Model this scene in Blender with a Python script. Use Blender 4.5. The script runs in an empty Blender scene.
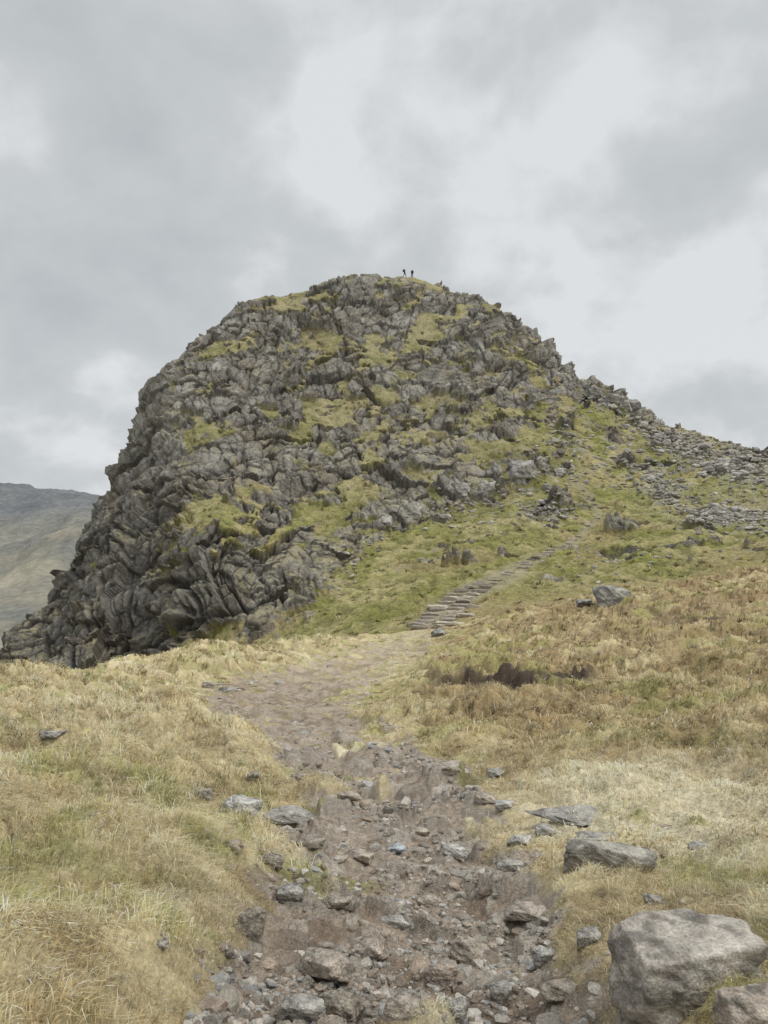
import bpy, bmesh, math, numpy as np, time
T0=time.time()
rng=np.random.default_rng(7)
F=740.0; CX=384.0; HY=540.0
f32=np.float32
# ---------------------------------------------------------------- noise
NT=4096; MASK=NT-1
perm=rng.permutation(NT).astype(np.int32)
TA=rng.random((NT,6)).astype(f32)
GA=rng.random(NT)*2*np.pi; G2X=np.cos(GA).astype(f32); G2Y=np.sin(GA).astype(f32)
TG=rng.normal(size=(NT,3)); TG/=np.linalg.norm(TG,axis=1)[:,None]; TG=TG.astype(f32)
def H2(a,b): return perm[(perm[a&MASK]+b)&MASK]
def H3(a,b,c): return perm[(H2(a,b)+c)&MASK]
def perlin(x,y,seed=0):
    x=np.asarray(x,dtype=np.float64)+seed*17.31; y=np.asarray(y,dtype=np.float64)+seed*9.17
    xi=np.floor(x); yi=np.floor(y); xf=(x-xi).astype(f32); yf=(y-yi).astype(f32)
    xi=xi.astype(np.int32); yi=yi.astype(np.int32)
    u=xf*xf*xf*(xf*(xf*6-15)+10); v=yf*yf*yf*(yf*(yf*6-15)+10)
    def g(dx,dy):
        h=H2(xi+dx,yi+dy); return G2X[h]*(xf-dx)+G2Y[h]*(yf-dy)
    a=g(0,0); b=g(1,0); c=g(0,1); d=g(1,1)
    a=a+u*(b-a); c=c+u*(d-c)
    return (a+v*(c-a))*1.4
def fbm(x,y,o=4,seed=0,gain=.5):
    s=0; a=1.0; fq=1.0
    for k in range(o):
        s=s+a*perlin(x*fq,y*fq,seed+k*3); a*=gain; fq*=2.03
    return s
def worley(P,flat=False):
    P=P.astype(np.float64); I=np.floor(P).astype(np.int32); n=len(P)
    fr=(P-I).astype(f32)
    f1=np.full(n,9,f32); f2=np.full(n,9,f32); hid=np.zeros(n,np.int32); dl=np.zeros((n,3),f32)
    for dz in ([0] if flat else [-1,0,1]):
        for dx in (-1,0,1):
            for dy in (-1,0,1):
                h=H3(I[:,0]+dx,I[:,1]+dy,I[:,2]+dz)
                ox=fr[:,0]-dx-TA[h,0]; oy=fr[:,1]-dy-TA[h,1]
                oz=np.zeros(n,f32) if flat else fr[:,2]-dz-TA[h,2]
                d=ox*ox+oy*oy+oz*oz
                lt=d<f1
                f2=np.where(lt,f1,np.minimum(f2,d)); f1=np.where(lt,d,f1)
                hid=np.where(lt,h,hid)
                dl[lt,0]=ox[lt]; dl[lt,1]=oy[lt]; dl[lt,2]=oz[lt]
    return np.sqrt(f1),np.sqrt(f2),hid,dl
def sst(a,b,x):
    t=np.clip((x-a)/(b-a),0,1); return t*t*(3-2*t)
# ---------------------------------------------------------------- control points
C=[] # px,py,d
def c(*a):
    for t in a: C.append(t)
# path / foreground
c((430,1500,1.15),(0,1500,.9),(768,1500,1.05),(430,1024,2.3),(420,900,3.7),(410,800,6.2),(350,740,10.5),(290,700,20),(340,676,31),(400,650,40),(430,632,48))
c((0,1024,1.6),(100,1024,1.68),(190,1024,1.95),(0,850,3.2),(100,850,3.35),(195,850,3.95),(0,760,5.7),(100,768,6.0),(160,762,7.0),(240,800,6.0),(0,693,15),(60,684,22),(130,668,31),(200,656,38),(300,643,44),(120,708,13),(200,702,17))
c((768,1024,1.95),(660,1024,2.15),(768,880,3.5),(640,880,3.8),(700,815,5.2),(600,790,6.2),(520,850,4.65),(768,780,6.4),(640,740,9.5),(768,700,12),(768,640,24),(768,600,36),(768,573,45),(690,588,45),(600,603,46),(500,622,47),(600,700,15.5),(600,650,27),(500,700,17),(500,735,11.5),(480,665,28))
# gully
c((0,770,42),(100,735,48),(200,705,53),(280,672,53),(-120,800,48),(-120,790,70),(0,735,68),(100,700,66),(340,640,52))
# green slope
c((384,615,56),(300,632,58),(470,592,58),(520,566,66),(575,540,76),(600,515,84),(590,490,90),(620,455,100),(600,428,106),(768,562,56),(680,584,54),(600,592,54),(700,500,86),(768,520,78),(650,560,63),(680,460,100))
c((400,540,78),(450,500,88),(350,560,73),(290,600,66))
# crag
c((235,648,61),(200,652,67),(205,560,72),(240,560,74),(130,666,72),(110,590,80),(30,687,76),(200,500,86),(200,440,98),(200,400,108),(205,360,119),(300,500,90),(300,440,102),(300,380,116),(300,330,128),(384,450,100),(384,400,112),(384,340,126),(384,300,136),(450,440,101),(450,380,115),(450,330,127),(540,400,112),(540,440,102))
c((100,540,96),(130,480,105),(60,610,93),(0,668,84))
sil=[(-80,720,86),(0,640,94),(60,564,102),(103,498,109),(134,433,116),(157,384,122),(190,347,128),(240,308,134),(280,294,138),(330,280,141),(367,275,143),(400,277,143),(430,284,142),(480,300,140),(520,326,136),(556,356,131),(580,380,127),(615,393,122),(645,414,118),(700,437,115),(768,461,112),(860,490,108),(1000,530,100)]
for (a,b,d) in sil:
    c((a,b,d)); c((a,b+70,d*1.13)); c((a,b+220,d*1.45))
for a in (-300,-50,200,450,700,1000): c((a,730,300))
c((-120,860,110),(-120,820,150))
C=np.array(C,float)
cu=(C[:,0]-CX)/F; cw=(HY-C[:,1])/F; cd=C[:,2]
ex=[(-500,3,-1.1),(-500,10,-2.6),(-500,40,-14),(-500,100,-45),(-500,300,-73),(-1000,2,-1.0),(-1000,20,-10),(-1000,100,-45),(-1000,300,-73),
    (1250,2,-1.2),(1250,8,-1.4),(1250,40,1.5),(1250,90,5),(1250,150,-5),(1250,300,-60),(-1000,.9,-1.2),(1250,.9,-1.3)]
for (a,d,z) in ex:
    cu=np.append(cu,(a-CX)/F); cd=np.append(cd,d); cw=np.append(cw,z/d)
LS=0.5
def rbf_fit(u,l,w,cc):
    n=len(u); r=np.sqrt((u[:,None]-u[None])**2+(l[:,None]-l[None])**2+cc*cc)
    A=np.zeros((n+3,n+3)); A[:n,:n]=r; A[:n,n]=1;A[:n,n+1]=u;A[:n,n+2]=l;A[n:,:n]=A[:n,n:].T
    return np.linalg.solve(A,np.append(w,[0,0,0]))
def rbf_eval(k,u,l,U,L,cc):
    n=len(u); out=(k[n]+k[n+1]*U+k[n+2]*L).astype(f32); U=U.astype(f32); L=L.astype(f32)
    for i in range(n):
        out+=f32(k[i])*np.sqrt((U-f32(u[i]))**2+(L-f32(l[i]))**2+f32(cc*cc))
    return out
cl=np.log(cd)*LS
K=rbf_fit(cu,cl,cw,.03)
# ---------------------------------------------------------------- grid
ucore=np.linspace(-.60,.60,1060)
uo=.60+np.cumsum(np.geomspace(.0015,.05,55))
ucol=np.concatenate([-uo[::-1],ucore,uo])
SPL=700
lrow=np.concatenate([np.linspace(np.log(.9),np.log(49),SPL,endpoint=False),np.linspace(np.log(49),np.log(150),900,endpoint=False),np.linspace(np.log(150),np.log(300),70)])
NR,NC=len(lrow),len(ucol)
U,L=np.meshgrid(ucol,lrow)
D=np.exp(L)
W=rbf_eval(K,cu,cl,U,L*LS,.03)
X=U*D; Y=D.copy(); Z=(W*D).astype(np.float64)
PX=(CX+F*U).astype(f32); PY=(HY-F*W).astype(f32)
print('grid',NR,NC,time.time()-T0)
def blob(cx,cy,sx,sy,ang=0,px=None,py=None):
    px=PX if px is None else px; py=PY if py is None else py
    a=math.radians(ang); dx=px-cx; dy=-(py-cy)
    s=dx*math.cos(a)+dy*math.sin(a); t=-dx*math.sin(a)+dy*math.cos(a)
    return np.exp(-(s/sx)**2-(t/sy)**2)
# ---------------------------------------------------------------- near masks
ns=slice(0,SPL+1)
x=X[ns];y=Y[ns];px=PX[ns];py=PY[ns];d=D[ns]
yy=[560,600,626,640,655,668,682,700,715,740,770,800,850,900,950,1024,1500]
lf=[440,425,398,374,325,280,222,190,222,262,295,305,285,260,242,235,185]
rt=[470,470,450,440,428,408,385,362,358,410,460,488,522,566,612,655,780]
pl=np.interp(py,yy,lf); pr=np.interp(py,yy,rt)
wl=fbm(x*1.0,y*1.0,5,3,.6); wls=fbm(x*1.0,y*1.0,2,3,.6); wf=fbm(x*5,y*5,4,9,.6)
w3=fbm(x*.45,y*.45,4,13,.6)*20*sst(8,16,d)
base=np.minimum((px-pl),(pr-px))
sd=base+wl*np.clip(150/d,8,54)+wf*np.clip(60/d,1.5,20)+w3
sdg=base+wls*np.clip(150/d,8,54)+w3
soft=np.clip(40/d,4,20)
PM=sst(-soft,soft,sd)
ni=fbm(x*.9,y*.9,4,15,.55)
isl=sst(.30,.55,ni-.25*sst(15,70,sd)+.20*sst(24,34,d)); PM=PM*(1-isl*.9)
fade=sst(52,46,d); PM=PM*fade
PG=sst(-soft*2.2,soft*2.2,sdg)*fade
br_n=fbm(x*.5,y*.5,4,21)
brown=sst(380,460,px)*sst(800,730,py+22*br_n)
hump=fbm(x*.9,y*.9,4,31)
fine=fbm(x*4.5,y*4.5,4,41)
fine2=fbm(x*16,y*16,2,47)
dn=np.clip(d/5,0.6,1.2)
left=sst(330,200,px)*sst(700,740,py)
edg=.3+.7*sst(0,-50,sdg)
gz=hump*(.16+.05*left)*dn+fine*.05*np.clip(d/4,.6,1.3)+fine2*.012
gz+=fbm(x*.22,y*.22,3,51)*.4*sst(7,18,d)
P3=np.stack([x.ravel()*2.2+.5*fine.ravel(),y.ravel()*2.2+.5*hump.ravel(),np.zeros(x.size)],1)
f1,f2,hid,dl=worley(P3,True)
tus=(1-np.clip(f1/.75,0,1)**2).reshape(x.shape)*(.35+.65*TA[hid,3].reshape(x.shape)); 
tusamp=np.clip(.7+.6*br_n,.15,1)*(1-.8*blob(680,820,170,60,0,px,py))
tus=tus*tusamp; gz+=tus*.17*np.clip(d/6,.6,1.4)
P3=np.stack([x.ravel()*.85+.3*fine.ravel(),y.ravel()*.85+.5*hump.ravel(),np.zeros(x.size)],1)
f1,f2,hid,dl=worley(P3,True); tus2=(1-np.clip(f1/.8,0,1)**2).reshape(x.shape)*TA[hid,2].reshape(x.shape); gz+=tus2*.38*sst(8,16,d)
gz=gz*edg
def stones(sc,seed,k):
    P=np.stack([x.ravel()*sc+seed+.35*hump.ravel(),y.ravel()*sc*1.0+seed*.3+.3*fine.ravel(),np.zeros(x.size)],1)
    a,b,h,dl=worley(P,True)
    v=(TA[h,3]>k)*sst(.0,.30,b-a)*(0.4+TA[h,4]+ (dl[:,0]*TG[h,0]+dl[:,1]*TG[h,1])*1.2)
    return v.reshape(x.shape),h.reshape(x.shape)
s1,h1=stones(3.6,3.3,.6); s2,h2=stones(9,8.1,.55); s3,h3=stones(22,5.1,.4)
pz=fbm(x*1.1,y*1.1,4,61)*.11*np.clip(d/5,.6,1.4)+s1*.055*sst(16,7,d)+s2*.022*sst(12,4,d)+s3*.009*sst(7,3,d)+fine*.028*sst(40,12,d)+fine2*.007*sst(8,4,d)
depth=np.clip(.12-.006*d,.0,.12)*sst(20,10,d)
ctr=np.clip(sdg/60,0,1)
Zn=Z[ns]+(1-PG)*gz+PG*(pz-depth*(.6+.5*ctr)+.25*hump*.13*dn)+isl*PG*.05*sst(30,14,d)
bk=blob(600,910,90,70,-40,px,py)*(1-PG); Zn+=bk*.06
pn=fbm(x*.9,y*.9,4,71)
hagc=np.interp(px,[380,420,470,520,560,600,640,700],[688,692,696,701,700,690,676,668])+5*fbm(x*.5,y*.12,3,73)
ped=py+2.5*pn
ham=sst(375,430,px)*sst(650,570,px)*np.clip(.8+.5*br_n,.45,1)
hag=ham*np.exp(-np.clip((hagc-ped),0,60)/22)*sst(-2.4,2.4,hagc-ped)
Zn+=hag*.36
peat=sst(4.2,2.0,np.abs(ped-hagc-.6))*sst(405,455,px)*sst(608,582,px)*sst(-.75,-.25,pn+.6*br_n)*(1-.0*pn)
peat=np.clip(peat+.9*blob(690,628,60,4,-8,px,py)*sst(-.3,.1,pn)+.8*blob(640,612,50,3,-5,px,py)*sst(-.1,.3,pn)+.6*blob(620,668,40,3,5,px,py)*sst(0,.3,pn)+.95*blob(510,711,70,4,2,px,py)*sst(-.3,.1,pn),0,1)
Z[ns]=Zn
# ---- near colours
def col(r,g,b): return np.array([r,g,b],f32)
straw=col(.60,.51,.305); pale=col(.73,.655,.46); olive=col(.36,.35,.125); brn=col(.335,.25,.13); brn2=col(.45,.35,.185)
dirt=col(.385,.32,.25); dirtd=col(.24,.185,.135); stone=col(.47,.43,.37); peatc=col(.085,.062,.045)
def mix(a,b,t): return a*(1-t[...,None])+b*t[...,None]
n1=fbm(x*.7,y*.7,4,81); n2=fbm(x*2.6,y*2.6,4,91); n3=fbm(x*.25,y*.25,3,95)
Cn=np.broadcast_to(straw,x.shape+(3,)).astype(f32).copy()
Cn=mix(Cn,pale,sst(-.1,.6,n1+.4*n2+.9*blob(680,810,170,50,0,px,py)))
gm=sst(.05,.5,n2*.7+n1*.6+n3*.35+.6*blob(190,825,50,24,-20,px,py)+.6*blob(690,882,50,14,0,px,py)+.6*blob(20,930,120,80,0,px,py)-.35*blob(680,800,200,40,0,px,py))
Cn=mix(Cn,olive,gm*.8)
Cn=mix(Cn,brn*1.1,.38*sst(.1,.5,fbm(x*1.5,y*1.5,4,96))*(1-.8*blob(680,820,170,60,0,px,py)))
Cn=mix(Cn,brn2,.5*sst(.0,.7,fbm(x*.45,y*.45,4,97))*sst(9,14,d))
Cn=mix(Cn,olive*.9,.55*sst(.05,.5,fbm(x*.35,y*.6,4,98))*sst(12,18,d)*(1-brown))
bc=mix(np.broadcast_to(brn,x.shape+(3,)),brn2,sst(-.4,.5,n1+n2*.6+.6*hag))
bc=mix(bc,olive*.9,.75*sst(-.05,.45,fbm(x*.35,y*.35,3,99)+.6*blob(480,675,90,18,0,px,py)))
bc=mix(bc,straw,.75*sst(.05,.5,fbm(x*.3,y*.8,5,103)))
bc=mix(bc,col(.27,.18,.10),.6*sst(.0,.5,fbm(x*.3,y*.5,4,107)+.3*blob(680,620,120,20,0,px,py))*sst(12,24,d))
Cn=mix(Cn,bc,brown*.94)
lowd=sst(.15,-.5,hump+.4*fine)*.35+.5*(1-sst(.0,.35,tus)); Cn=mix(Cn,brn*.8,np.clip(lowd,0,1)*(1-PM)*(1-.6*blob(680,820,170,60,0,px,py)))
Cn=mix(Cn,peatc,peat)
dc=mix(np.broadcast_to(dirt,x.shape+(3,)),dirtd,sst(-.2,.6,n2+.4*fine))
dc=mix(dc,col(.46,.39,.29),sst(20,30,d)*.5)
dc=mix(dc,col(.25,.19,.125),sst(.0,.5,fbm(x*.8,y*.8,4,109))*sst(14,24,d)*.7)
k1=sst(.1,.4,s1)*.6*sst(18,9,d)
dc=dc*(1-k1[...,None])+(.55+.6*TA[h1,5])[...,None]*stone*k1[...,None]
t2=(sst(.1,.4,s2)*.6*sst(15,7,d))[...,None]; dc=dc*(1-t2)+(.5+.7*TA[h2,5])[...,None]*mix(np.broadcast_to(stone,x.shape+(3,)),col(.40,.32,.25),TA[h2,1])*t2
pg=sst(.1,.6,n1+.6*n2+.5*sst(26,36,d)-.4*sst(0,60,sd)+.3*sst(30,0,sd))*.65
dc=mix(dc,mix(np.broadcast_to(straw,x.shape+(3,)),olive,sst(0,.4,n2))*.8,pg)
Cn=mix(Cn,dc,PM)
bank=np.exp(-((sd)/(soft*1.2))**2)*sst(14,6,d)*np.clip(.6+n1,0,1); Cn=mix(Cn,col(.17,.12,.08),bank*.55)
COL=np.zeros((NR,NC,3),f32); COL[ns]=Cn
ROCK=np.zeros((NR,NC),f32); TUS=np.zeros((NR,NC),f32); TUS[ns]=tus/np.maximum(tusamp,.2)*1.0
EDG=np.ones((NR,NC),f32); EDG[ns]=.5+.5*sst(0,-60,sd)
print('near',time.time()-T0)
# ---------------------------------------------------------------- hill
hs=slice(SPL,NR)
x=X[hs];y=Y[hs];z=Z[hs].copy();px=PX[hs];py=PY[hs];d=D[hs]
wx=fbm(x*.06,y*.06+z*.05,4,111); wy=fbm(x*.2+z*.13,y*.2,4,121); wz=fbm(x*.6+z*.4,y*.6+z*.3,4,131)
wsx=fbm(x*.05+z*.02,y*.05+z*.06,2,112); wsy=fbm(x*.16+z*.05,y*.14+z*.12,2,122); wsz=perlin(x*.5+z*.2,y*.45+z*.35,132)
A33=math.radians(30)
ba=x*math.cos(A33)+z*math.sin(A33); bn=-x*math.sin(A33)+z*math.cos(A33)
yl=np.interp(px,[0,190,240,275,310,350,385,420,460,500,535,560,590,625,650,768],[700,665,648,612,575,545,505,476,458,447,438,414,400,404,420,452])
rk=(yl-py)/20+wy*1.7+wx*.6
rk=sst(-.6,.6,rk)
def add(v,m): return np.clip(v+m,0,1)
nb=np.clip(.55+1.3*wy+.7*wz,0,1.7)
band=fbm(ba*.08+.5*wsx,bn*.17+.6*wsy,5,171,.6)
rk=add(rk,-1.15*sst(.12,.40,band+.35*wz-.45*sst(230,110,px))*sst(110,230,px))
for (a,b,sx,sy,an,am) in [(238,500,28,11,10,1.),(300,468,50,10,25,1.),(400,385,65,10,24,1.),(430,432,80,10,8,1.),(250,545,28,9,-10,.7),(350,500,55,14,20,1.1),(330,535,40,13,30,.9),(560,395,30,10,-30,.9),(350,415,45,9,25,.8),(330,340,40,4,10,.4),(450,320,40,4,-10,.4),(100,560,30,6,35,.6),(480,350,50,6,-15,.6),(130,590,30,6,35,.5),(470,400,50,8,5,.7),(250,420,50,5,30,.5),(230,625,30,5,10,.4),(388,345,9,30,-10,.9),(440,540,40,8,15,.6),(290,400,40,5,30,.5),(520,380,30,6,-20,.6)]:
    rk=add(rk,-am*nb*blob(a,b,sx,sy,an,px,py)*1.2)
sc1=sst(.42,.62,fbm(x*.16,y*.16+z*.2,4,175)+.12*wz)*sst(57,66,d)*sst(118,105,d); rk=add(rk,.9*sc1*sst(330,420,px))
outm=np.zeros(x.shape,f32)
for (a,b,sx,sy,an,am) in [(400,510,42,15,18,1.6),(478,486,46,15,14,1.7),(293,590,34,22,40,1.3),(545,512,18,8,0,1.),(610,434,18,7,-30,.8),(560,470,14,8,0,.7),(355,545,30,8,30,.8),(615,403,34,10,-25,1.0),(615,597,14,7,0,.4),(680,470,14,5,0,.7),(420,560,20,5,20,.5),(700,455,20,5,-15,.5),(520,468,20,10,-20,1.3),(450,385,30,12,0,.8),(570,445,16,6,-20,.9),(660,500,14,5,0,.6)]:
    bb=blob(a,b,sx,sy,an,px,py); rk=add(rk,am*np.clip(.7+.9*wz+.5*wy,0,1.3)*bb); outm=np.maximum(outm,bb*(a>380))
rk=np.clip(rk+.22*(wz-.1)*(rk>.02)*(rk<.98),0,1)
scr=np.clip(blob(722,515,52,15,-8,px,py)+blob(735,465,60,20,-18,px,py)+.8*blob(660,482,30,18,-40,px,py)+.5*blob(545,512,22,9,0,px,py)+.8*blob(670,438,50,10,-22,px,py),0,1)*sst(-.5,.4,wz+wy)
P=np.stack([x,y,z],-1)
def normals(P):
    du=np.gradient(P,axis=1); dv=np.gradient(P,axis=0); n=np.cross(du,dv); n/=np.linalg.norm(n,axis=-1)[...,None]+1e-9
    return n
N=normals(P)
sel=(rk>.01)&(np.abs(U[hs])<.75)&(d<175)
p=P[sel]; nn=N[sel]; r=rk[sel]
p=p+np.stack([wsx[sel]*2.0+wsz[sel]*.2,wsy[sel]*1.0,wsy[sel]*.8+wsz[sel]*.15],1)
a=A33-.05
q=np.stack([p[:,0]*math.cos(a)+p[:,2]*math.sin(a),p[:,1],-p[:,0]*math.sin(a)+p[:,2]*math.cos(a)],1)
disp=np.zeros(len(p),f32); crack_and_shade=np.zeros(len(p),f32); tone=np.zeros(len(p),f32)
vert=sst(340,200,px[sel])*sst(440,560,py[sel])
for (sz,am,an,sd_) in [(7.5,1.05,(1.5,1.1,.8),1.3),(3.3,.62,(1.5,1.2,.7),7.7),(1.65,.28,(1.35,1.2,.8),3.9),(.85,.13,(1.2,1.1,.9),5.5)]:
    qq=q/(np.array(an)*sz)+sd_
    f1,f2,h,dl=worley(qq)
    fac=(TA[h,3]-.5)*.8+(dl*TG[h]).sum(1)*1.2
    cr=1-sst(0,.09 if sz>1 else .14,f2-f1)
    disp+=am*(fac-.32*cr); crack_and_shade+=cr*(.5 if sz>1.2 else .25); tone+=(TA[h,4]-.5)*.5
t=q[:,2]/4.3+.5*wsx[sel]; fr_=t-np.floor(t); saw=np.where(fr_<.84,fr_/.84,(1-fr_)/.16)
disp+=(saw-.5)*2.2*(.6+.6*np.clip(wsy[sel]+.5,0,1)); crack_and_shade+=.6*(fr_>.85)+.3*(fr_<.06)  # besides real cracks, shade under the ledges goes into the rock colour
t=q[:,2]/1.45+.3*wsy[sel]; fr_=t-np.floor(t); saw=np.where(fr_<.78,fr_/.78,(1-fr_)/.22); disp+=(saw-.5)*.42; crack_and_shade+=.3*(fr_>.82)
t=(p[:,0]*.85-p[:,2]*.25+p[:,1]*.3)/3.4+.35*wsx[sel]; v=np.abs(t-np.round(t)); k_=np.round(t).astype(np.int32)
jn=(1-sst(0,.08,v)); disp-=jn*(.4+.7*vert); crack_and_shade+=jn*(.3+.4*vert); disp+=(TA[k_&MASK,2]-.5)*(.4+1.8*vert)
t=(p[:,0]*.9-p[:,2]*.12+p[:,1]*.15)/1.5+.3*wsx[sel]; v=np.abs(t-np.round(t)); k_=np.round(t).astype(np.int32)
jn=(1-sst(0,.12,v)); disp-=jn*.3*(.3+.7*vert); crack_and_shade+=jn*(.15+.35*vert); disp+=(TA[k_&MASK,3]-.5)*(.15+.6*vert)
edge=np.clip(r*1.2,0,1)*(1-.65*np.exp(-((px[sel]-408)/30)**2-((py[sel]-281)/12)**2))
hor=nn*.85+np.array([0,-.1,0])
dd=(disp+.05+.35*outm[sel])*edge
PP=P.copy(); PP[sel]=P[sel]+hor*dd[:,None]
fx=fbm(x*1.2,y*1.2,3,141)
gr=(1-rk)*(.30*wy+.24*wz+fx*.14)
gr*=sst(49,56,d)
tr=(np.array([[430,628],[452,604],[470,592],[500,578],[532,560],[575,540],[600,516],[585,492],[572,478],[600,466],[622,452],[612,436],[592,424],[570,410],[548,396]]))
tm=np.full(x.shape,999.,f32)
for i in range(len(tr)-1):
    A=tr[i];B=tr[i+1]; ab=B-A; tt=np.clip(((px-A[0])*ab[0]+(py-A[1])*ab[1])/(ab@ab),0,1)
    tm=np.minimum(tm,np.hypot(px-A[0]-tt*ab[0],(py-A[1]-tt*ab[1])*1.5))
trail=sst(1,-.4,(tm-np.interp(d,[50,62,70,110],[15,11,4,2])-3.5*wz)/5)*(d<122)*np.interp(d,[50,70,120],[1,.75,.6])
PP[...,2]+=gr*(1-trail)
PP[...,2]+=scr*(1-rk)*.2*wz
X[hs]=PP[...,0];Y[hs]=PP[...,1];Z[hs]=PP[...,2]
Nf=normals(np.stack([X[hs],Y[hs],Z[hs]],-1)); nz=Nf[...,2]
hg1=col(.345,.32,.125); hg2=col(.47,.41,.20); hg3=col(.29,.29,.085); rc1=col(.29,.268,.23); rc2=col(.52,.495,.44); rcd=col(.065,.056,.046)
Ch=np.broadcast_to(hg1,x.shape+(3,)).astype(f32).copy()
Ch=mix(Ch,hg2,sst(-.3,.5,fbm(x*.12,y*.12,4,151)+.6*wz)); Ch=mix(Ch,hg3,sst(.0,.5,fbm(x*.25,y*.25,4,161)+.5*wy)*.85)
Ch=mix(Ch,col(.15,.14,.06),.5*sst(.1,-.5,wz+.7*fx))
Ch=mix(Ch,brn2,.7*sst(60,50,d)*sst(380,440,px)); Ch=mix(Ch,brn2*.9,.5*sst(.1,.5,fbm(x*.09,y*.09,3,166)+.3*wz))
Ch=mix(Ch,col(.40,.35,.26),trail*.65)
Ch=mix(Ch,rc2*.8,scr*.8)
rt_=np.zeros(x.shape,f32); ck=np.zeros(x.shape,f32); rt_[sel]=tone; ck[sel]=crack_and_shade
lich=sst(.1,.5,fbm(x*1.1+z*.7,z*1.0+y*.5,4,181))
Rc=mix(np.broadcast_to(rc1,x.shape+(3,)),rc2,np.clip(.34+rt_*.9+.5*wz+.3*outm+.25*lich,0,1))
Rc=mix(Rc,col(.29,.225,.16),sst(-.1,.6,wy)*.38)
Rc=Rc*(1-.34*(sst(340,170,px)*sst(400,560,py)))[...,None]  # lower-left face turned from the sun: its shade is painted into the rock
Rc=mix(Rc,rcd,np.clip(ck,0,1)*.6)
ledge=sst(.60,.82,nz+.20*wz+.16*wy-.14*sst(250,100,px)+.05*sst(300,400,py)-.0)*.72
lg=mix(np.broadcast_to(col(.28,.26,.125),x.shape+(3,)),col(.40,.35,.21),sst(-.3,.4,wx+wz))
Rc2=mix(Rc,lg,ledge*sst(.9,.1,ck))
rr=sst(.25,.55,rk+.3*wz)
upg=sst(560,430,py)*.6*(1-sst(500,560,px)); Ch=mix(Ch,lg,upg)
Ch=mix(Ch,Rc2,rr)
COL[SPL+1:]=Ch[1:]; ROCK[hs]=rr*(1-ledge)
print('hill',time.time()-T0)
# ---------------------------------------------------------------- helpers
def mkmat(name,scales,bump,dist,rough=.9,vor=None):
    m=bpy.data.materials.new(name); m.use_nodes=True; nt=m.node_tree; n=nt.nodes; l=nt.links
    b=n['Principled BSDF']; b.inputs['Roughness'].default_value=rough; b.inputs['Specular IOR Level'].default_value=.2
    at=n.new('ShaderNodeAttribute'); at.attribute_name='Col'
    tc=n.new('ShaderNodeTexCoord')
    cur=at.outputs['Color']; hsum=None
    for (s,amt) in scales:
        nz_=n.new('ShaderNodeTexNoise'); nz_.inputs['Scale'].default_value=s; nz_.inputs['Detail'].default_value=6; nz_.inputs['Roughness'].default_value=.65
        l.new(tc.outputs['Object'],nz_.inputs['Vector'])
        mr=n.new('ShaderNodeMapRange'); mr.inputs[1].default_value=.3; mr.inputs[2].default_value=.7; mr.inputs[3].default_value=1-amt; mr.inputs[4].default_value=1+amt
        l.new(nz_.outputs['Fac'],mr.inputs[0])
        mx=n.new('ShaderNodeVectorMath'); mx.operation='SCALE'; l.new(cur,mx.inputs[0]); l.new(mr.outputs[0],mx.inputs['Scale']); cur=mx.outputs[0]
        if hsum is None: hsum=nz_.outputs['Fac']
        else:
            ad=n.new('ShaderNodeMath'); ad.operation='ADD'; l.new(hsum,ad.inputs[0]); l.new(nz_.outputs['Fac'],ad.inputs[1]); hsum=ad.outputs[0]
    l.new(cur,b.inputs['Base Color'])
    bp=n.new('ShaderNodeBump'); bp.inputs['Strength'].default_value=bump; bp.inputs['Distance'].default_value=dist
    l.new(hsum,bp.inputs['Height']); l.new(bp.outputs['Normal'],b.inputs['Normal'])
    return m
def mesh(name,V,faces,cols,mat,smooth=True,k=4):
    V=np.ascontiguousarray(V,dtype=f32); faces=np.ascontiguousarray(faces,dtype=np.int32)
    me=bpy.data.meshes.new(name); me.vertices.add(len(V)); me.vertices.foreach_set('co',V.ravel())
    nf=len(faces); me.loops.add(nf*k); me.polygons.add(nf)
    me.loops.foreach_set('vertex_index',faces.ravel()); me.polygons.foreach_set('loop_start',np.arange(nf,dtype=np.int32)*k)
    sm=np.full(nf,bool(smooth)) if np.isscalar(smooth) else smooth
    me.polygons.foreach_set('use_smooth',sm); me.update(calc_edges=True)
    if cols is not None:
        at=me.attributes.new('Col','FLOAT_COLOR','POINT'); cc=np.ones((len(V),4),f32); cc[:,:3]=cols; at.data.foreach_set('color',cc.ravel())
    me.materials.append(mat); ob=bpy.data.objects.new(name,me); bpy.context.scene.collection.objects.link(ob); return ob
def submesh(name,faces,mat,smooth=True):
    u,inv=np.unique(faces.ravel(),return_inverse=True)
    return mesh(name,VV[u],inv.reshape(-1,4),CC[u],mat,smooth)
VV=np.stack([X,Y,Z],-1).reshape(-1,3); CC=COL.reshape(-1,3)
idx=np.arange(NR*NC).reshape(NR,NC)
FQ=np.stack([idx[:-1,:-1],idx[:-1,1:],idx[1:,1:],idx[1:,:-1]],-1)
m_ground=mkmat('moor_grass_ground',[(3,.15),(22,.3),(90,.3)],.8,.03)
m_path=mkmat('stony_dirt',[(4,.15),(30,.3),(120,.35)],.9,.018)
m_hill=mkmat('crag_rock_and_turf',[(.6,.15),(3.2,.32),(12,.3)],.9,.3)
pmf=(PM[:-1,:-1]+PM[1:,1:])/2>.5
fn=FQ[:SPL]
submesh('ground',fn[~pmf],m_ground); submesh('stony_path',fn[pmf],m_path)
fh=FQ[SPL:].reshape(-1,4); rf=ROCK[SPL:-1,:-1].ravel()
submesh('rocky_hill',fh,m_hill,rf<.4)
print('meshes',time.time()-T0)
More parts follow.
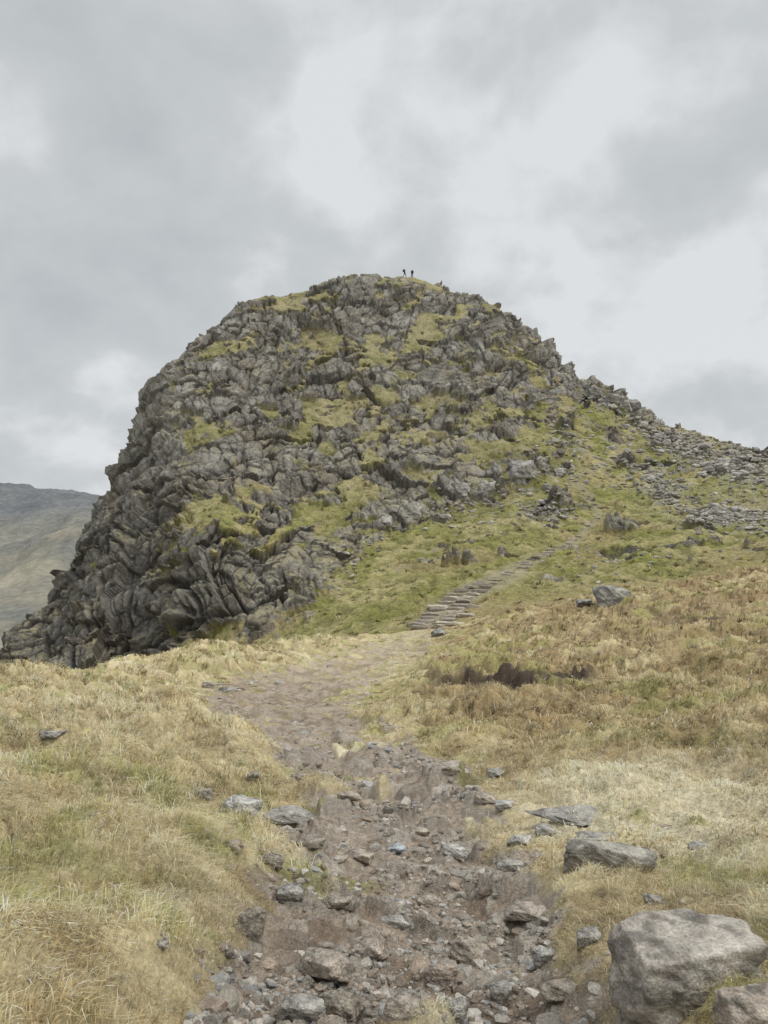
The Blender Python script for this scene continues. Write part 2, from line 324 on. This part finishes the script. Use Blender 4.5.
# ---------------------------------------------------------------- far fells
fc=[]
for a in (-900,-300,100,500,1000,1500): fc+= [(a,300,-75),(a,600,-130),(a,6500,60)]
fp=[(-900,478,2800),(-300,478,2800),(-60,486,2700),(0,490,2700),(50,493,2700),(100,498,2700),(180,506,2700),(400,490,2800),(800,490,2800),(1500,480,2800),
    (0,528,2200),(40,518,2250),(90,508,2300),(0,560,1500),(45,548,1500),(95,522,1700),(0,600,1100),(60,600,1100),(150,560,1400),(-200,560,1500),(600,560,1500),(1200,560,1500),(0,544,1850),(50,534,1900)]
fu=np.array([(a-CX)/F for a,_,_ in fc]+[(a-CX)/F for a,_,_ in fp]); fd=np.array([b for _,b,_ in fc]+[b for _,_,b in fp],float)
fw=np.array([zz/b for _,b,zz in fc]+[(HY-b)/F for _,b,_ in fp])
fl=np.log(fd)*LS; KF=rbf_fit(fu,fl,fw,.05)
uf=np.linspace(-1.6,1.6,900); lfw=np.linspace(np.log(298),np.log(6500),380)
UF,LF=np.meshgrid(uf,lfw); DF=np.exp(LF); WF=rbf_eval(KF,fu,fl,UF,LF*LS,.05)
XF=UF*DF; ZF=WF*DF; rd=fbm(XF*.0032,DF*.0032,6,201); rg=1-np.abs(fbm(XF*.004+3,DF*.0018,5,211))*1.6
ZF=ZF+(rd*14+rg*24)*sst(500,1500,DF)-20*sst(500,1500,DF); ZF[0]-=4
fcol=mix(np.broadcast_to(col(.25,.235,.185),XF.shape+(3,)),col(.17,.17,.15),sst(-.3,.4,rd))
fcol=mix(fcol,col(.33,.30,.225),sst(.1,.5,fbm(XF*.006,DF*.006,4,221))*.7)
fcol=mix(fcol,col(.15,.16,.17),sst(1900,2500,DF)*.85)
idf=np.arange(UF.size).reshape(UF.shape); FF=np.stack([idf[:-1,:-1],idf[:-1,1:],idf[1:,1:],idf[1:,:-1]],-1).reshape(-1,4)
m_far=mkmat('distant_fell_side',[(.01,.2),(.06,.25)],.7,12)
mesh('distant_fells',np.stack([XF,DF,ZF],-1).reshape(-1,3),FF,fcol.reshape(-1,3),m_far)
# ---------------------------------------------------------------- queries
Wf=Z/Y
def gridz(u,l,arr=Z):
    fi=np.interp(l,lrow,np.arange(NR)); fj=np.interp(u,ucol,np.arange(NC))
    i=np.clip(fi.astype(int),0,NR-2); j=np.clip(fj.astype(int),0,NC-2); a=(fi-i);b=(fj-j)
    if arr.ndim==3: a=a[:,None];b=b[:,None]
    return arr[i,j]*(1-a)*(1-b)+arr[i+1,j]*a*(1-b)+arr[i,j+1]*(1-a)*b+arr[i+1,j+1]*a*b
def hit(ppx,ppy):
    u=(ppx-CX)/F; w=(HY-ppy)/F; j=int(np.argmin(abs(ucol-u))); cidx=np.argmax(Wf[:,j]>=w)
    return np.array([X[cidx,j],Y[cidx,j],Z[cidx,j]])
# ---------------------------------------------------------------- rocks
def ico(sub):
    bm=bmesh.new(); bmesh.ops.create_icosphere(bm,subdivisions=sub,radius=1); bm.verts.ensure_lookup_table()
    v=np.array([w.co[:] for w in bm.verts]); f=np.array([[q.index for q in t.verts] for t in bm.faces]); bm.free(); return v,f
def rockshape(v,r,npl=14,boxy=.5,rough=.04,soft=0):
    n=r.normal(size=(npl,3)); 
    ax=np.array([[1,0,0],[-1,0,0],[0,1,0],[0,-1,0],[0,0,1],[0,0,-1]])+r.normal(size=(6,3))*.22
    n=np.concatenate([n,ax]); n/=np.linalg.norm(n,axis=1)[:,None]
    h=np.concatenate([r.uniform(.72,1.05,npl),r.uniform(boxy,.8,6)])
    dt=v@n.T; t=np.where(dt>.02,h/np.maximum(dt,.02),9)
    rad=t.min(1) if not soft else (np.minimum(t,9)**(-soft)).sum(1)**(-1/soft)
    o=v*rad[:,None]
    if rough>0:
        s=r.uniform(0,50); nz_=fbm(o[:,0]*2.2+s+o[:,2]*1.6,o[:,1]*2.2+s-o[:,2]*1.3,5,5,.55); o=o*(1+rough*nz_[:,None])
    return o
m_stone=mkmat('weathered_stone',[(5,.15),(28,.3),(110,.3)],.8,.014)
m_bigstone=mkmat('crag_block_stone',[(.8,.15),(4,.3),(15,.25)],.8,.08)
I5=ico(6);I2=ico(2);I3=ico(3)
def boulder(ppx,ppy,wp,hp,dep=.8,c0=(.36,.33,.29),name='boulder',mat=None,sink=.3,seed=0,base=None,rough=.09,notch=0):
    r=np.random.default_rng(seed+int(ppx)*3+int(ppy)); b=hit(ppx,ppy) if base is None else base
    s=b[1]/F; wm=wp*s; hm=hp*s
    o=rockshape(I5[0],r,12,.55,rough,soft=20)
    if notch: o*=(1+notch*np.sign(np.sin(o[:,2]*9+o[:,0]*3+r.uniform(0,6))))[:,None]
    o/=np.array([np.ptp(o[:,0]),np.ptp(o[:,1]),np.ptp(o[:,2])])
    hm2=hm/(1-sink); o*=np.array([wm,wm*dep,hm2]); az=r.uniform(-.3,.3)
    o=o@np.array([[math.cos(az),math.sin(az),0],[-math.sin(az),math.cos(az),0],[0,0,1]])
    mot=fbm(o[:,0]/wm*3+o[:,2]/wm*2,o[:,1]/wm*3,5,77); cc=np.array(c0)[None]*1.05*(1+.35*mot[:,None]); 
    li=sst(.1,.35,fbm(o[:,0]/wm*7,o[:,2]/wm*7+o[:,1]/wm*5,4,88)); cc=cc*(1-.35*li[:,None])+np.array([.46,.45,.38])*.35*li[:,None]
    dkk=sst(.0,.4,fbm(o[:,0]/wm*4+9,o[:,2]/wm*5+o[:,1]/wm*3,5,98)); cc=cc*(1-.45*dkk[:,None])
    ob=mesh(name,o,I5[1],cc,mat or m_stone,True,3)
    ob.location=(b[0],b[1]+wm*dep*.3,b[2]-hm2*sink+hm2/2); return ob
g=(.33,.31,.28); w_=(.45,.43,.40); p_=(.37,.315,.26); dk=(.27,.235,.19)
boulder(692,1002,146,62,.7,(.40,.36,.31),seed=11,rough=.10)
boulder(756,1034,70,34,.7,p_)
for args in [(612,870,92,22,.4,(.35,.325,.28)),(640,866,44,13,.5,g),(582,868,34,12,.5,dk),(580,822,78,5,.6,g),(600,845,50,8,.5,g)]:
    boulder(*args,notch=.02,sink=.42)
for args in [(240,818,40,13,.7,w_),(288,824,54,8,.6,g),(200,799,24,8,.7,g),
   (397,855,24,7,.8,(.33,.36,.38)),(453,856,26,9,.7,w_),(452,776,46,10,.7,(.38,.33,.27)),(487,803,26,7,.7,p_),(505,810,20,7,.8,w_),(530,920,50,10,.6,p_),(325,980,62,24,.6,p_),(250,940,34,28,.5,dk),
   (470,962,44,18,.6,p_),(395,928,38,10,.6,g),(300,1020,48,14,.6,g),(405,1020,44,16,.6,p_),(560,1005,46,12,.6,dk),(360,862,32,9,.6,p_),(335,910,34,9,.6,dk),(430,908,30,9,.6,p_),
   (350,802,28,6,.6,p_),(545,964,24,12,.7,w_),(505,1005,34,14,.6,g),(590,945,30,14,.6,g),(50,744,26,5,.7,g),(210,688,22,5,.7,dk),(498,777,24,6,.7,g),(160,950,16,5,.7,g),(440,985,38,16,.6,(.36,.29,.24)),(290,900,30,12,.6,g),(510,872,30,9,.6,g),(310,850,30,9,.6,dk),(420,835,22,6,.6,p_),(520,845,26,8,.6,w_),(370,960,40,14,.6,p_),(340,1015,44,18,.6,dk),(455,1018,36,16,.6,g),(270,870,26,12,.5,dk),
   (255,780,22,7,.6,g),(230,850,24,9,.6,p_),(300,780,20,6,.6,dk),(545,835,26,7,.6,g),(655,905,22,6,.6,g),(700,850,24,5,.6,g)]:
    boulder(*args)
for args in [(615,604,38,17,.8,(.30,.285,.255)),(586,606,18,6,.8,(.27,.26,.24)),(440,636,16,6,.8,(.27,.26,.24))]:
    boulder(*args,mat=m_bigstone)
for args in [(636,413,20,13,.8,(.27,.255,.23)),(612,404,26,11,.8,(.30,.28,.25)),(596,396,18,9,.8,(.25,.235,.21)),(625,408,14,8,.8,(.33,.31,.28)),(612,450,14,5,.8,(.36,.34,.31)),(522,474,26,13,.8,(.34,.32,.29)),(655,424,12,5,.8,g),(490,492,24,11,.8,(.38,.36,.32)),(412,516,26,12,.8,(.36,.34,.30)),(462,492,20,9,.8,(.33,.31,.28)),(385,524,20,9,.8,(.33,.31,.28)),(545,516,14,5,.8,g),(560,474,14,6,.8,g)]:
    boulder(*args,mat=m_bigstone,name='rock_outcrop',sink=.4)
def scatter(name,pts,sizes,cols,ic,mat,ntmp=14,flat=.65,smooth=False):
    r=np.random.default_rng(5); tm_=[rockshape(ic[0],r,6,.5,.05) for _ in range(ntmp)]
    n=len(pts); nv=len(ic[0]); V=np.zeros((n,nv,3)); az=r.uniform(0,6.28,n); k=r.integers(0,ntmp,n)
    st=np.stack([r.uniform(.8,1.4,n),r.uniform(.7,1.1,n),r.uniform(flat*.6,flat*1.3,n)],1)
    for t in range(ntmp):
        m=k==t; o=tm_[t][None]*st[m][:,None,:]; ca=np.cos(az[m])[:,None];sa=np.sin(az[m])[:,None]
        V[m]=np.stack([o[...,0]*ca-o[...,1]*sa,o[...,0]*sa+o[...,1]*ca,o[...,2]+.25*o[...,0]*np.sin(az[m]*3)[:,None]],-1)
    V=V*sizes[:,None,None]*.5+pts[:,None,:]
    Fc=ic[1][None]+(np.arange(n)*nv)[:,None,None]
    return mesh(name,V.reshape(-1,3),Fc.reshape(-1,3),np.repeat(cols,nv,0),mat,smooth,3)
n=100000; uu=rng.uniform(-.3,.5,n); ll=rng.uniform(np.log(1.7),np.log(44),n)
pmv=gridz(uu,ll,np.concatenate([PM,np.zeros((NR-SPL-1,NC))],0)); clus=fbm(uu*np.exp(ll)*1.3,np.exp(ll)*1.3,3,301)
keep=(rng.random(n)<np.clip(pmv,0.012,1)*.75*np.exp(-(ll-1)*.4)*np.clip(.38+1.5*clus,0.04,1)) ; uu=uu[keep];ll=ll[keep]
dd_=np.exp(ll); sz=np.clip(rng.lognormal(-3.85,.65,len(uu)),.008,.12)*np.clip(dd_/5,.9,1.8)
pts=np.stack([uu*dd_,dd_,gridz(uu,ll)+sz*.0],1)
base_=np.array([[.42,.385,.33],[.38,.315,.25],[.31,.28,.235],[.50,.46,.40],[.34,.275,.215],[.36,.35,.33]])[rng.integers(0,6,len(uu))]*rng.uniform(.6,1.15,(len(uu),1))
scatter('loose_stones',pts,sz,base_,I2,m_stone); print('stones',len(uu))
sp=[]
for (a,b,sx,sy,an,cnt) in [(722,515,46,12,-8,520),(735,462,56,18,-18,1000),(660,482,30,16,-40,220),(545,512,20,8,0,100),(660,438,50,12,-25,380),(600,470,50,30,0,150),(640,560,90,20,10,40),(480,510,80,20,0,160),(240,690,40,5,10,25),(560,440,30,20,0,90),(600,400,30,8,-25,80),(350,560,40,20,30,70)]:
    for _ in range(cnt):
        s=rng.normal()*sx*.6; t=rng.normal()*sy*.6; A=math.radians(an); qx=a+s*math.cos(A)-t*math.sin(A); qy=b-(s*math.sin(A)+t*math.cos(A))
        h_=hit(qx,qy)
        if 20<h_[1]<140: sp.append(h_)
sp=np.array(sp); sz=np.clip(rng.lognormal(-.75,.5,len(sp)),.2,1.6)*np.clip(sp[:,1]/90,.3,1.1)
scatter('scree',sp+np.array([0,0,.0]),sz,np.array([[.40,.375,.335]])*rng.uniform(.6,1.25,(len(sp),1)),I2,m_bigstone,flat=.55)
tp=np.array([hit(a,b) for a,b in tr]); seg=np.linalg.norm(np.diff(tp,axis=0),axis=1); S=np.concatenate([[0],np.cumsum(seg)])
SV=[];SF=[];SC=[];off=0; s=0; r=np.random.default_rng(3)
while s<S[-1]*.8:
    q=np.array([np.interp(s,S,tp[:,k]) for k in range(3)]); q2=np.array([np.interp(s+.8,S,tp[:,k]) for k in range(3)])
    dr=q2-q; dr[2]=0; dr/=np.linalg.norm(dr)+1e-9; dr=dr*.5+np.array([.3,.6,0]); dr/=np.linalg.norm(dr); sd2=np.array([dr[1],-dr[0],0])
    wd=np.interp(s,[0,9,14,40,120],[3.5,2.9,1.2,1.0,.8])*r.uniform(.7,1.2); parts=2 if wd>1.6 else 1; big=s<12
    if big or r.random()<.78:
      for k in range(parts+(big and r.random()<.4)):
        o=rockshape(I3[0],r,6,.62,.05); ww=wd/parts
        o=o/np.ptp(o,axis=0)*np.array([ww*r.uniform(.8,1.05),r.uniform(.45,.8),r.uniform(.3,.42)*(1 if big else .8)])
        jit=.12 if big else .35
        cxy=q[:2]+sd2[:2]*((k-(parts-1)/2)*ww+r.uniform(-jit,jit))+dr[:2]*r.uniform(-.06,.06)
        zz=gridz(np.array([cxy[0]/cxy[1]]),np.array([np.log(cxy[1])]))[0]
        v=np.stack([cxy[0]+o[:,0]*sd2[0]+o[:,1]*dr[0],cxy[1]+o[:,0]*sd2[1]+o[:,1]*dr[1],zz+(.05 if big else -.02)+o[:,2]],1)
        SV.append(v);SF.append(I3[1]+off);off+=len(v);SC.append(np.tile(np.array([[.42,.37,.30]])*r.uniform(.6,1.15)*(1 if big else .85),(len(v),1)))
    s+=np.interp(s,[0,20,60],[.85,1.0,1.7])*r.uniform(.8,1.3)
mesh('stone_steps',np.concatenate(SV),np.concatenate(SF),np.concatenate(SC),m_bigstone,False,3)
print('steps',time.time()-T0)
# ---------------------------------------------------------------- grass blades
PMfull=np.concatenate([PM,np.zeros((NR-SPL-1,NC))],0); PEfull=np.concatenate([peat*1.2,np.maximum(np.maximum(rr,trail),scr)[1:]],0)
TUS[SPL+1:]=.5
Vs=[];Cs=[]
def blades(n,l0,l1,wid,length,seed,umax=.62,lmax=np.log(50)):
    r=np.random.default_rng(seed)
    nt_=n//26; tu=r.uniform(-umax,umax,nt_); tl=np.log(np.sqrt(r.uniform(np.exp(2*l0),np.exp(2*l1),nt_)))
    td=np.exp(tl); tx=tu*td; ty=td; k=r.integers(0,nt_,n)
    rad=length*.35; bx=tx[k]+r.normal(size=n)*rad; by=ty[k]+r.normal(size=n)*rad; by=np.maximum(by,1.0)
    u=bx/by; l=np.log(by); ok=(np.abs(u)<.64)&(l<lmax)&(gridz(u,l,PMfull)<.22+.6*r.random(nt_)[k]**4)&(gridz(u,l,PEfull)<.35)
    dens=fbm(bx*1.1,by*1.1,3,401); ok&=r.random(n)<np.clip(.85+.9*dens,.25,1)
    bx,by,u,l,k,dens=bx[ok],by[ok],u[ok],l[ok],k[ok],dens[ok]; n=len(bx)
    z0=gridz(u,l)-.01; cc=gridz(u,l,COL); tu_=np.clip(gridz(u,l,TUS),0,1); eg=gridz(u,l,EDG)
    wind=fbm(bx*.35,by*.35,2,411)*2.5+ .6
    az=wind+r.normal(size=n)*.7+r.uniform(-1.6,1.6,nt_)[k]; flat=np.clip(.6+.35*r.random(n)+.25*dens,.35,.98)
    ln=length*r.uniform(.5,1.25,n)*r.uniform(.45,1.5,nt_)[k]*(.50+.8*tu_)*eg*np.clip(by/3.2,.6,1); w=wid*r.uniform(.6,1.3,n)
    sht=1-.5*np.exp(-((u*F+CX-680)/170)**2-((HY-F*(z0/by)-820)/60)**2); ln=ln*sht
    dx,dy=np.cos(az),np.sin(az); up=np.sqrt(1-(flat*.75)**2)
    sx,sy=-dy,dx; P0=np.stack([bx,by,z0],1); sv=np.stack([sx,sy,np.zeros(n)],1)*w[:,None]*.5
    M=P0+np.stack([dx*flat*.45,dy*flat*.45,up*.55],1)*ln[:,None]
    Tt=P0+np.stack([dx*flat*1.0,dy*flat*1.0,(up*.75-.25*flat)],1)*ln[:,None]
    V=np.stack([P0-sv,P0+sv,M+sv*.8,M-sv*.8,Tt],1)
    v=r.uniform(.75,1.4,n)*r.uniform(.74,1.25,nt_)[k]*(.86+.28*tu_); tcol=1+(r.random((nt_,1))[k]-.5)*np.array([[.2,0,-.25]]); cc=cc*v[:,None]*tcol
    dry=(r.random(n)<.2)[:,None]; cc=np.where(dry,np.array([.70,.62,.44])*v[:,None]*.92*(.5+cc.max(1)[:,None]),cc)
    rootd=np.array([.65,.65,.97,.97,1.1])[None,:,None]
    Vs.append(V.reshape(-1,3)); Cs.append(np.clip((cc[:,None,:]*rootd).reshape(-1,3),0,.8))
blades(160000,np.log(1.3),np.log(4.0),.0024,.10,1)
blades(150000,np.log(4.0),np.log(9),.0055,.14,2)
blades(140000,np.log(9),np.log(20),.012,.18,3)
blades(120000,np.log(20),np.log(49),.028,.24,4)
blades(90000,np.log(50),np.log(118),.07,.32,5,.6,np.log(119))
V=np.concatenate(Vs); Cg=np.concatenate(Cs); nb_=len(V)//5; o=np.arange(nb_)[:,None]*5
tri=np.concatenate([o+np.array([[0,1,2]]),o+np.array([[0,2,3]]),o+np.array([[3,2,4]])])
mg=bpy.data.materials.new('dry_grass'); mg.use_nodes=True; nn_=mg.node_tree.nodes; ll_=mg.node_tree.links
b=nn_['Principled BSDF']; b.inputs['Roughness'].default_value=.75; b.inputs['Specular IOR Level'].default_value=.2
at=nn_.new('ShaderNodeAttribute'); at.attribute_name='Col'; ll_.new(at.outputs['Color'],b.inputs['Base Color'])
tl_=nn_.new('ShaderNodeBsdfTranslucent'); ll_.new(at.outputs['Color'],tl_.inputs['Color']); ms=nn_.new('ShaderNodeMixShader'); ms.inputs[0].default_value=.3
ll_.new(b.outputs[0],ms.inputs[1]); ll_.new(tl_.outputs[0],ms.inputs[2]); ll_.new(ms.outputs[0],nn_['Material Output'].inputs['Surface'])
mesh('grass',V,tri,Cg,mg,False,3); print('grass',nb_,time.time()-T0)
# ---------------------------------------------------------------- hikers
def pmat(name,stops):
    m=bpy.data.materials.new(name); m.use_nodes=True; n=m.node_tree.nodes; l=m.node_tree.links; b=n['Principled BSDF']; b.inputs['Roughness'].default_value=.85
    tc=n.new('ShaderNodeTexCoord'); sp=n.new('ShaderNodeSeparateXYZ'); l.new(tc.outputs['Object'],sp.inputs[0])
    dv=n.new('ShaderNodeMath'); dv.operation='DIVIDE'; dv.inputs[1].default_value=2.0; l.new(sp.outputs['Z'],dv.inputs[0])
    cr=n.new('ShaderNodeValToRGB'); cr.color_ramp.interpolation='CONSTANT'; e=cr.color_ramp.elements
    while len(e)>1: e.remove(e[-1])
    e[0].position=0; e[0].color=(*stops[0][1],1)
    for (p,cc) in stops[1:]:
        q=e.new(p/2.0); q.color=(*cc,1)
    l.new(dv.outputs[0],cr.inputs[0]); l.new(cr.outputs[0],b.inputs['Base Color']); return m
def hiker(loc,az,jac,pose):
    J={'pel':((0,0,.93),.15),'wai':((0,0,1.08),.14),'che':((0,.02,1.32),.17),'nec':((0,.02,1.48),.065),'he1':((0,0,1.58),.085),'he2':((0,.0,1.68),.095),
       'shL':((-.19,.02,1.42),.075),'shR':((.19,.02,1.42),.075)}
    if pose=='walk':
        J.update({'elL':((-.27,.12,1.16),.05),'elR':((.27,-.1,1.17),.05),'waL':((-.24,-.02,.94),.035),'waR':((.27,-.26,1.02),.035),'haL':((-.23,-.08,.86),.04),'haR':((.26,-.33,.98),.04),
          'hiL':((-.1,0,.88),.1),'hiR':((.1,0,.88),.1),'knL':((-.11,-.2,.5),.07),'knR':((.11,.05,.48),.07),'anL':((-.11,-.2,.1),.05),'anR':((.11,.28,.12),.05),'toL':((-.12,-.38,.05),.045),'toR':((.12,.13,.03),.045)})
    else:
        J.update({'elL':((-.3,.05,1.15),.05),'elR':((.3,.05,1.15),.05),'waL':((-.2,-.2,1.1),.035),'waR':((.2,-.2,1.1),.035),'haL':((-.12,-.26,1.13),.04),'haR':((.12,-.26,1.13),.04),
          'hiL':((-.1,0,.88),.1),'hiR':((.1,0,.88),.1),'knL':((-.13,-.03,.48),.07),'knR':((.13,-.03,.48),.07),'anL':((-.14,0,.1),.05),'anR':((.14,0,.1),.05),'toL':((-.16,-.18,.04),.045),'toR':((.16,-.18,.04),.045)})
    E=[('pel','wai'),('wai','che'),('che','nec'),('nec','he1'),('he1','he2'),('che','shL'),('shL','elL'),('elL','waL'),('waL','haL'),('che','shR'),('shR','elR'),('elR','waR'),('waR','haR'),
       ('pel','hiL'),('hiL','knL'),('knL','anL'),('anL','toL'),('pel','hiR'),('hiR','knR'),('knR','anR'),('anR','toR')]
    ks=list(J); me=bpy.data.meshes.new('body'); me.from_pydata([J[k][0] for k in ks],[(ks.index(a),ks.index(b)) for a,b in E],[])
    par=bpy.data.objects.new('hiker',None); bpy.context.scene.collection.objects.link(par)
    ob=bpy.data.objects.new('body',me); bpy.context.scene.collection.objects.link(ob); ob.parent=par
    sk=ob.modifiers.new('Skin','SKIN'); sv=me.skin_vertices[0].data if me.skin_vertices else None
    if sv is None:
        bpy.context.view_layer.objects.active=ob; bpy.ops.mesh.customdata_skin_add() if hasattr(bpy.ops.mesh,'customdata_skin_add') else None; sv=me.skin_vertices[0].data
    for i,k in enumerate(ks): sv[i].radius=(J[k][1],J[k][1]); sv[i].use_root=(k=='pel')
    sb=ob.modifiers.new('Sub','SUBSURF'); sb.levels=2; sb.render_levels=2
    me.materials.append(pmat('hiker_clothes',[(0,(.03,.025,.02)),(.12,(.03,.032,.04)),(.92,jac),(1.50,(.45,.28,.2)),(1.66,(.03,.02,.015))]))
    bm=bmesh.new(); bmesh.ops.create_cube(bm,size=1); bmesh.ops.scale(bm,vec=(.3,.2,.48),verts=bm.verts); bmesh.ops.bevel(bm,geom=bm.edges[:],offset=.06,segments=3,affect='EDGES')
    bmesh.ops.translate(bm,vec=(0,.27,1.24),verts=bm.verts); m2=bpy.data.meshes.new('rucksack'); bm.to_mesh(m2); bm.free()
    o2=bpy.data.objects.new('rucksack',m2); bpy.context.scene.collection.objects.link(o2); o2.parent=par; m2.materials.append(pmat('rucksack_fabric',[(0,(.03,.04,.05)),(1.4,(.05,.05,.05))]))
    par.location=loc; par.rotation_euler=(0,0,az)
for (a,az,jc,po) in [(404.5,1.9,(.03,.035,.05),'walk'),(412.5,-.6,(.04,.03,.03),'stand')]:
    j=int(np.argmin(abs(ucol-(a-CX)/F))); i=SPL+int(np.argmax(Wf[SPL:,j])); zz=Z[i,j]
    print('hiker',a,540-740*Wf[i,j],Y[i,j]); hiker((X[i,j],Y[i,j],zz-.04-(.2 if a>410 else 0)),az,jc,po)
# ---------------------------------------------------------------- world
sunel,sunaz=math.radians(52),math.radians(108)   # azimuth clockwise from +Y
wld=bpy.data.worlds.new('World'); bpy.context.scene.world=wld; wld.use_nodes=True; nt=wld.node_tree; n=nt.nodes; l=nt.links
bg=n['Background']; out=n['World Output']
sky=n.new('ShaderNodeTexSky'); sky.sky_type='NISHITA'; sky.sun_disc=False; sky.sun_elevation=sunel; sky.sun_rotation=sunaz
l.new(sky.outputs[0],bg.inputs[0]); bg.inputs[1].default_value=.1
tc=n.new('ShaderNodeTexCoord'); sp=n.new('ShaderNodeSeparateXYZ'); l.new(tc.outputs['Generated'],sp.inputs[0])
ab=n.new('ShaderNodeMath'); ab.operation='ADD'; ab.inputs[1].default_value=.65; l.new(sp.outputs['Z'],ab.inputs[0])
mxm=n.new('ShaderNodeMath'); mxm.operation='MAXIMUM'; mxm.inputs[1].default_value=.3; l.new(ab.outputs[0],mxm.inputs[0])
dvx=n.new('ShaderNodeMath'); dvx.operation='DIVIDE'; l.new(sp.outputs['X'],dvx.inputs[0]); l.new(mxm.outputs[0],dvx.inputs[1])
dvy=n.new('ShaderNodeMath'); dvy.operation='DIVIDE'; l.new(sp.outputs['Y'],dvy.inputs[0]); l.new(mxm.outputs[0],dvy.inputs[1])
cb=n.new('ShaderNodeCombineXYZ'); l.new(dvx.outputs[0],cb.inputs[0]); l.new(dvy.outputs[0],cb.inputs[1]); cb.inputs[2].default_value=7.9
def nzn(sc,det,ro,dist):
    q=n.new('ShaderNodeTexNoise'); q.inputs['Scale'].default_value=sc; q.inputs['Detail'].default_value=det; q.inputs['Roughness'].default_value=ro; q.inputs['Distortion'].default_value=dist
    l.new(cb.outputs[0],q.inputs['Vector']); return q
na=nzn(3.2,3,.5,.2); nb2=nzn(7.5,7,.55,.15)
ad=n.new('ShaderNodeMath'); ad.operation='MULTIPLY_ADD'; ad.inputs[1].default_value=.7; l.new(nb2.outputs['Fac'],ad.inputs[0]); l.new(na.outputs['Fac'],ad.inputs[2])
cr=n.new('ShaderNodeValToRGB'); l.new(ad.outputs[0],cr.inputs[0]); e=cr.color_ramp.elements
e[0].position=.60; e[0].color=(.49,.52,.535,1); e[1].position=1.12; e[1].color=(.75,.77,.78,1); q=e.new(.86); q.color=(.595,.62,.635,1)
zb=n.new('ShaderNodeMapRange'); zb.inputs[1].default_value=.58; zb.inputs[2].default_value=.95; zb.inputs[3].default_value=1.0; zb.inputs[4].default_value=2.7; l.new(sp.outputs['Z'],zb.inputs[0])
bg2=n.new('ShaderNodeBackground'); l.new(cr.outputs[0],bg2.inputs[0]); l.new(zb.outputs[0],bg2.inputs[1])
mxs=n.new('ShaderNodeMixShader'); mxs.inputs[0].default_value=.95; l.new(bg.outputs[0],mxs.inputs[1]); l.new(bg2.outputs[0],mxs.inputs[2]); l.new(mxs.outputs[0],out.inputs[0])
sl=bpy.data.lights.new('sun','SUN'); sl.energy=1.5; sl.angle=math.radians(12); sl.color=(1,.96,.9); so=bpy.data.objects.new('sun',sl); bpy.context.scene.collection.objects.link(so)
from mathutils import Vector
dv=Vector((math.sin(sunaz)*math.cos(sunel),math.cos(sunaz)*math.cos(sunel),math.sin(sunel))); so.rotation_euler=dv.to_track_quat('Z','Y').to_euler()
cam=bpy.data.cameras.new('camera'); cam.sensor_fit='VERTICAL'; cam.sensor_height=36; cam.lens=F/1024*36; cam.shift_y=28/1024; cam.clip_end=20000; cam.clip_start=.05
co=bpy.data.objects.new('camera',cam); bpy.context.scene.collection.objects.link(co); co.rotation_euler=(math.pi/2,0,0); bpy.context.scene.camera=co
vs=bpy.context.scene.view_settings; vs.view_transform='Standard'; vs.look='None'; vs.exposure=0
print('done',time.time()-T0)
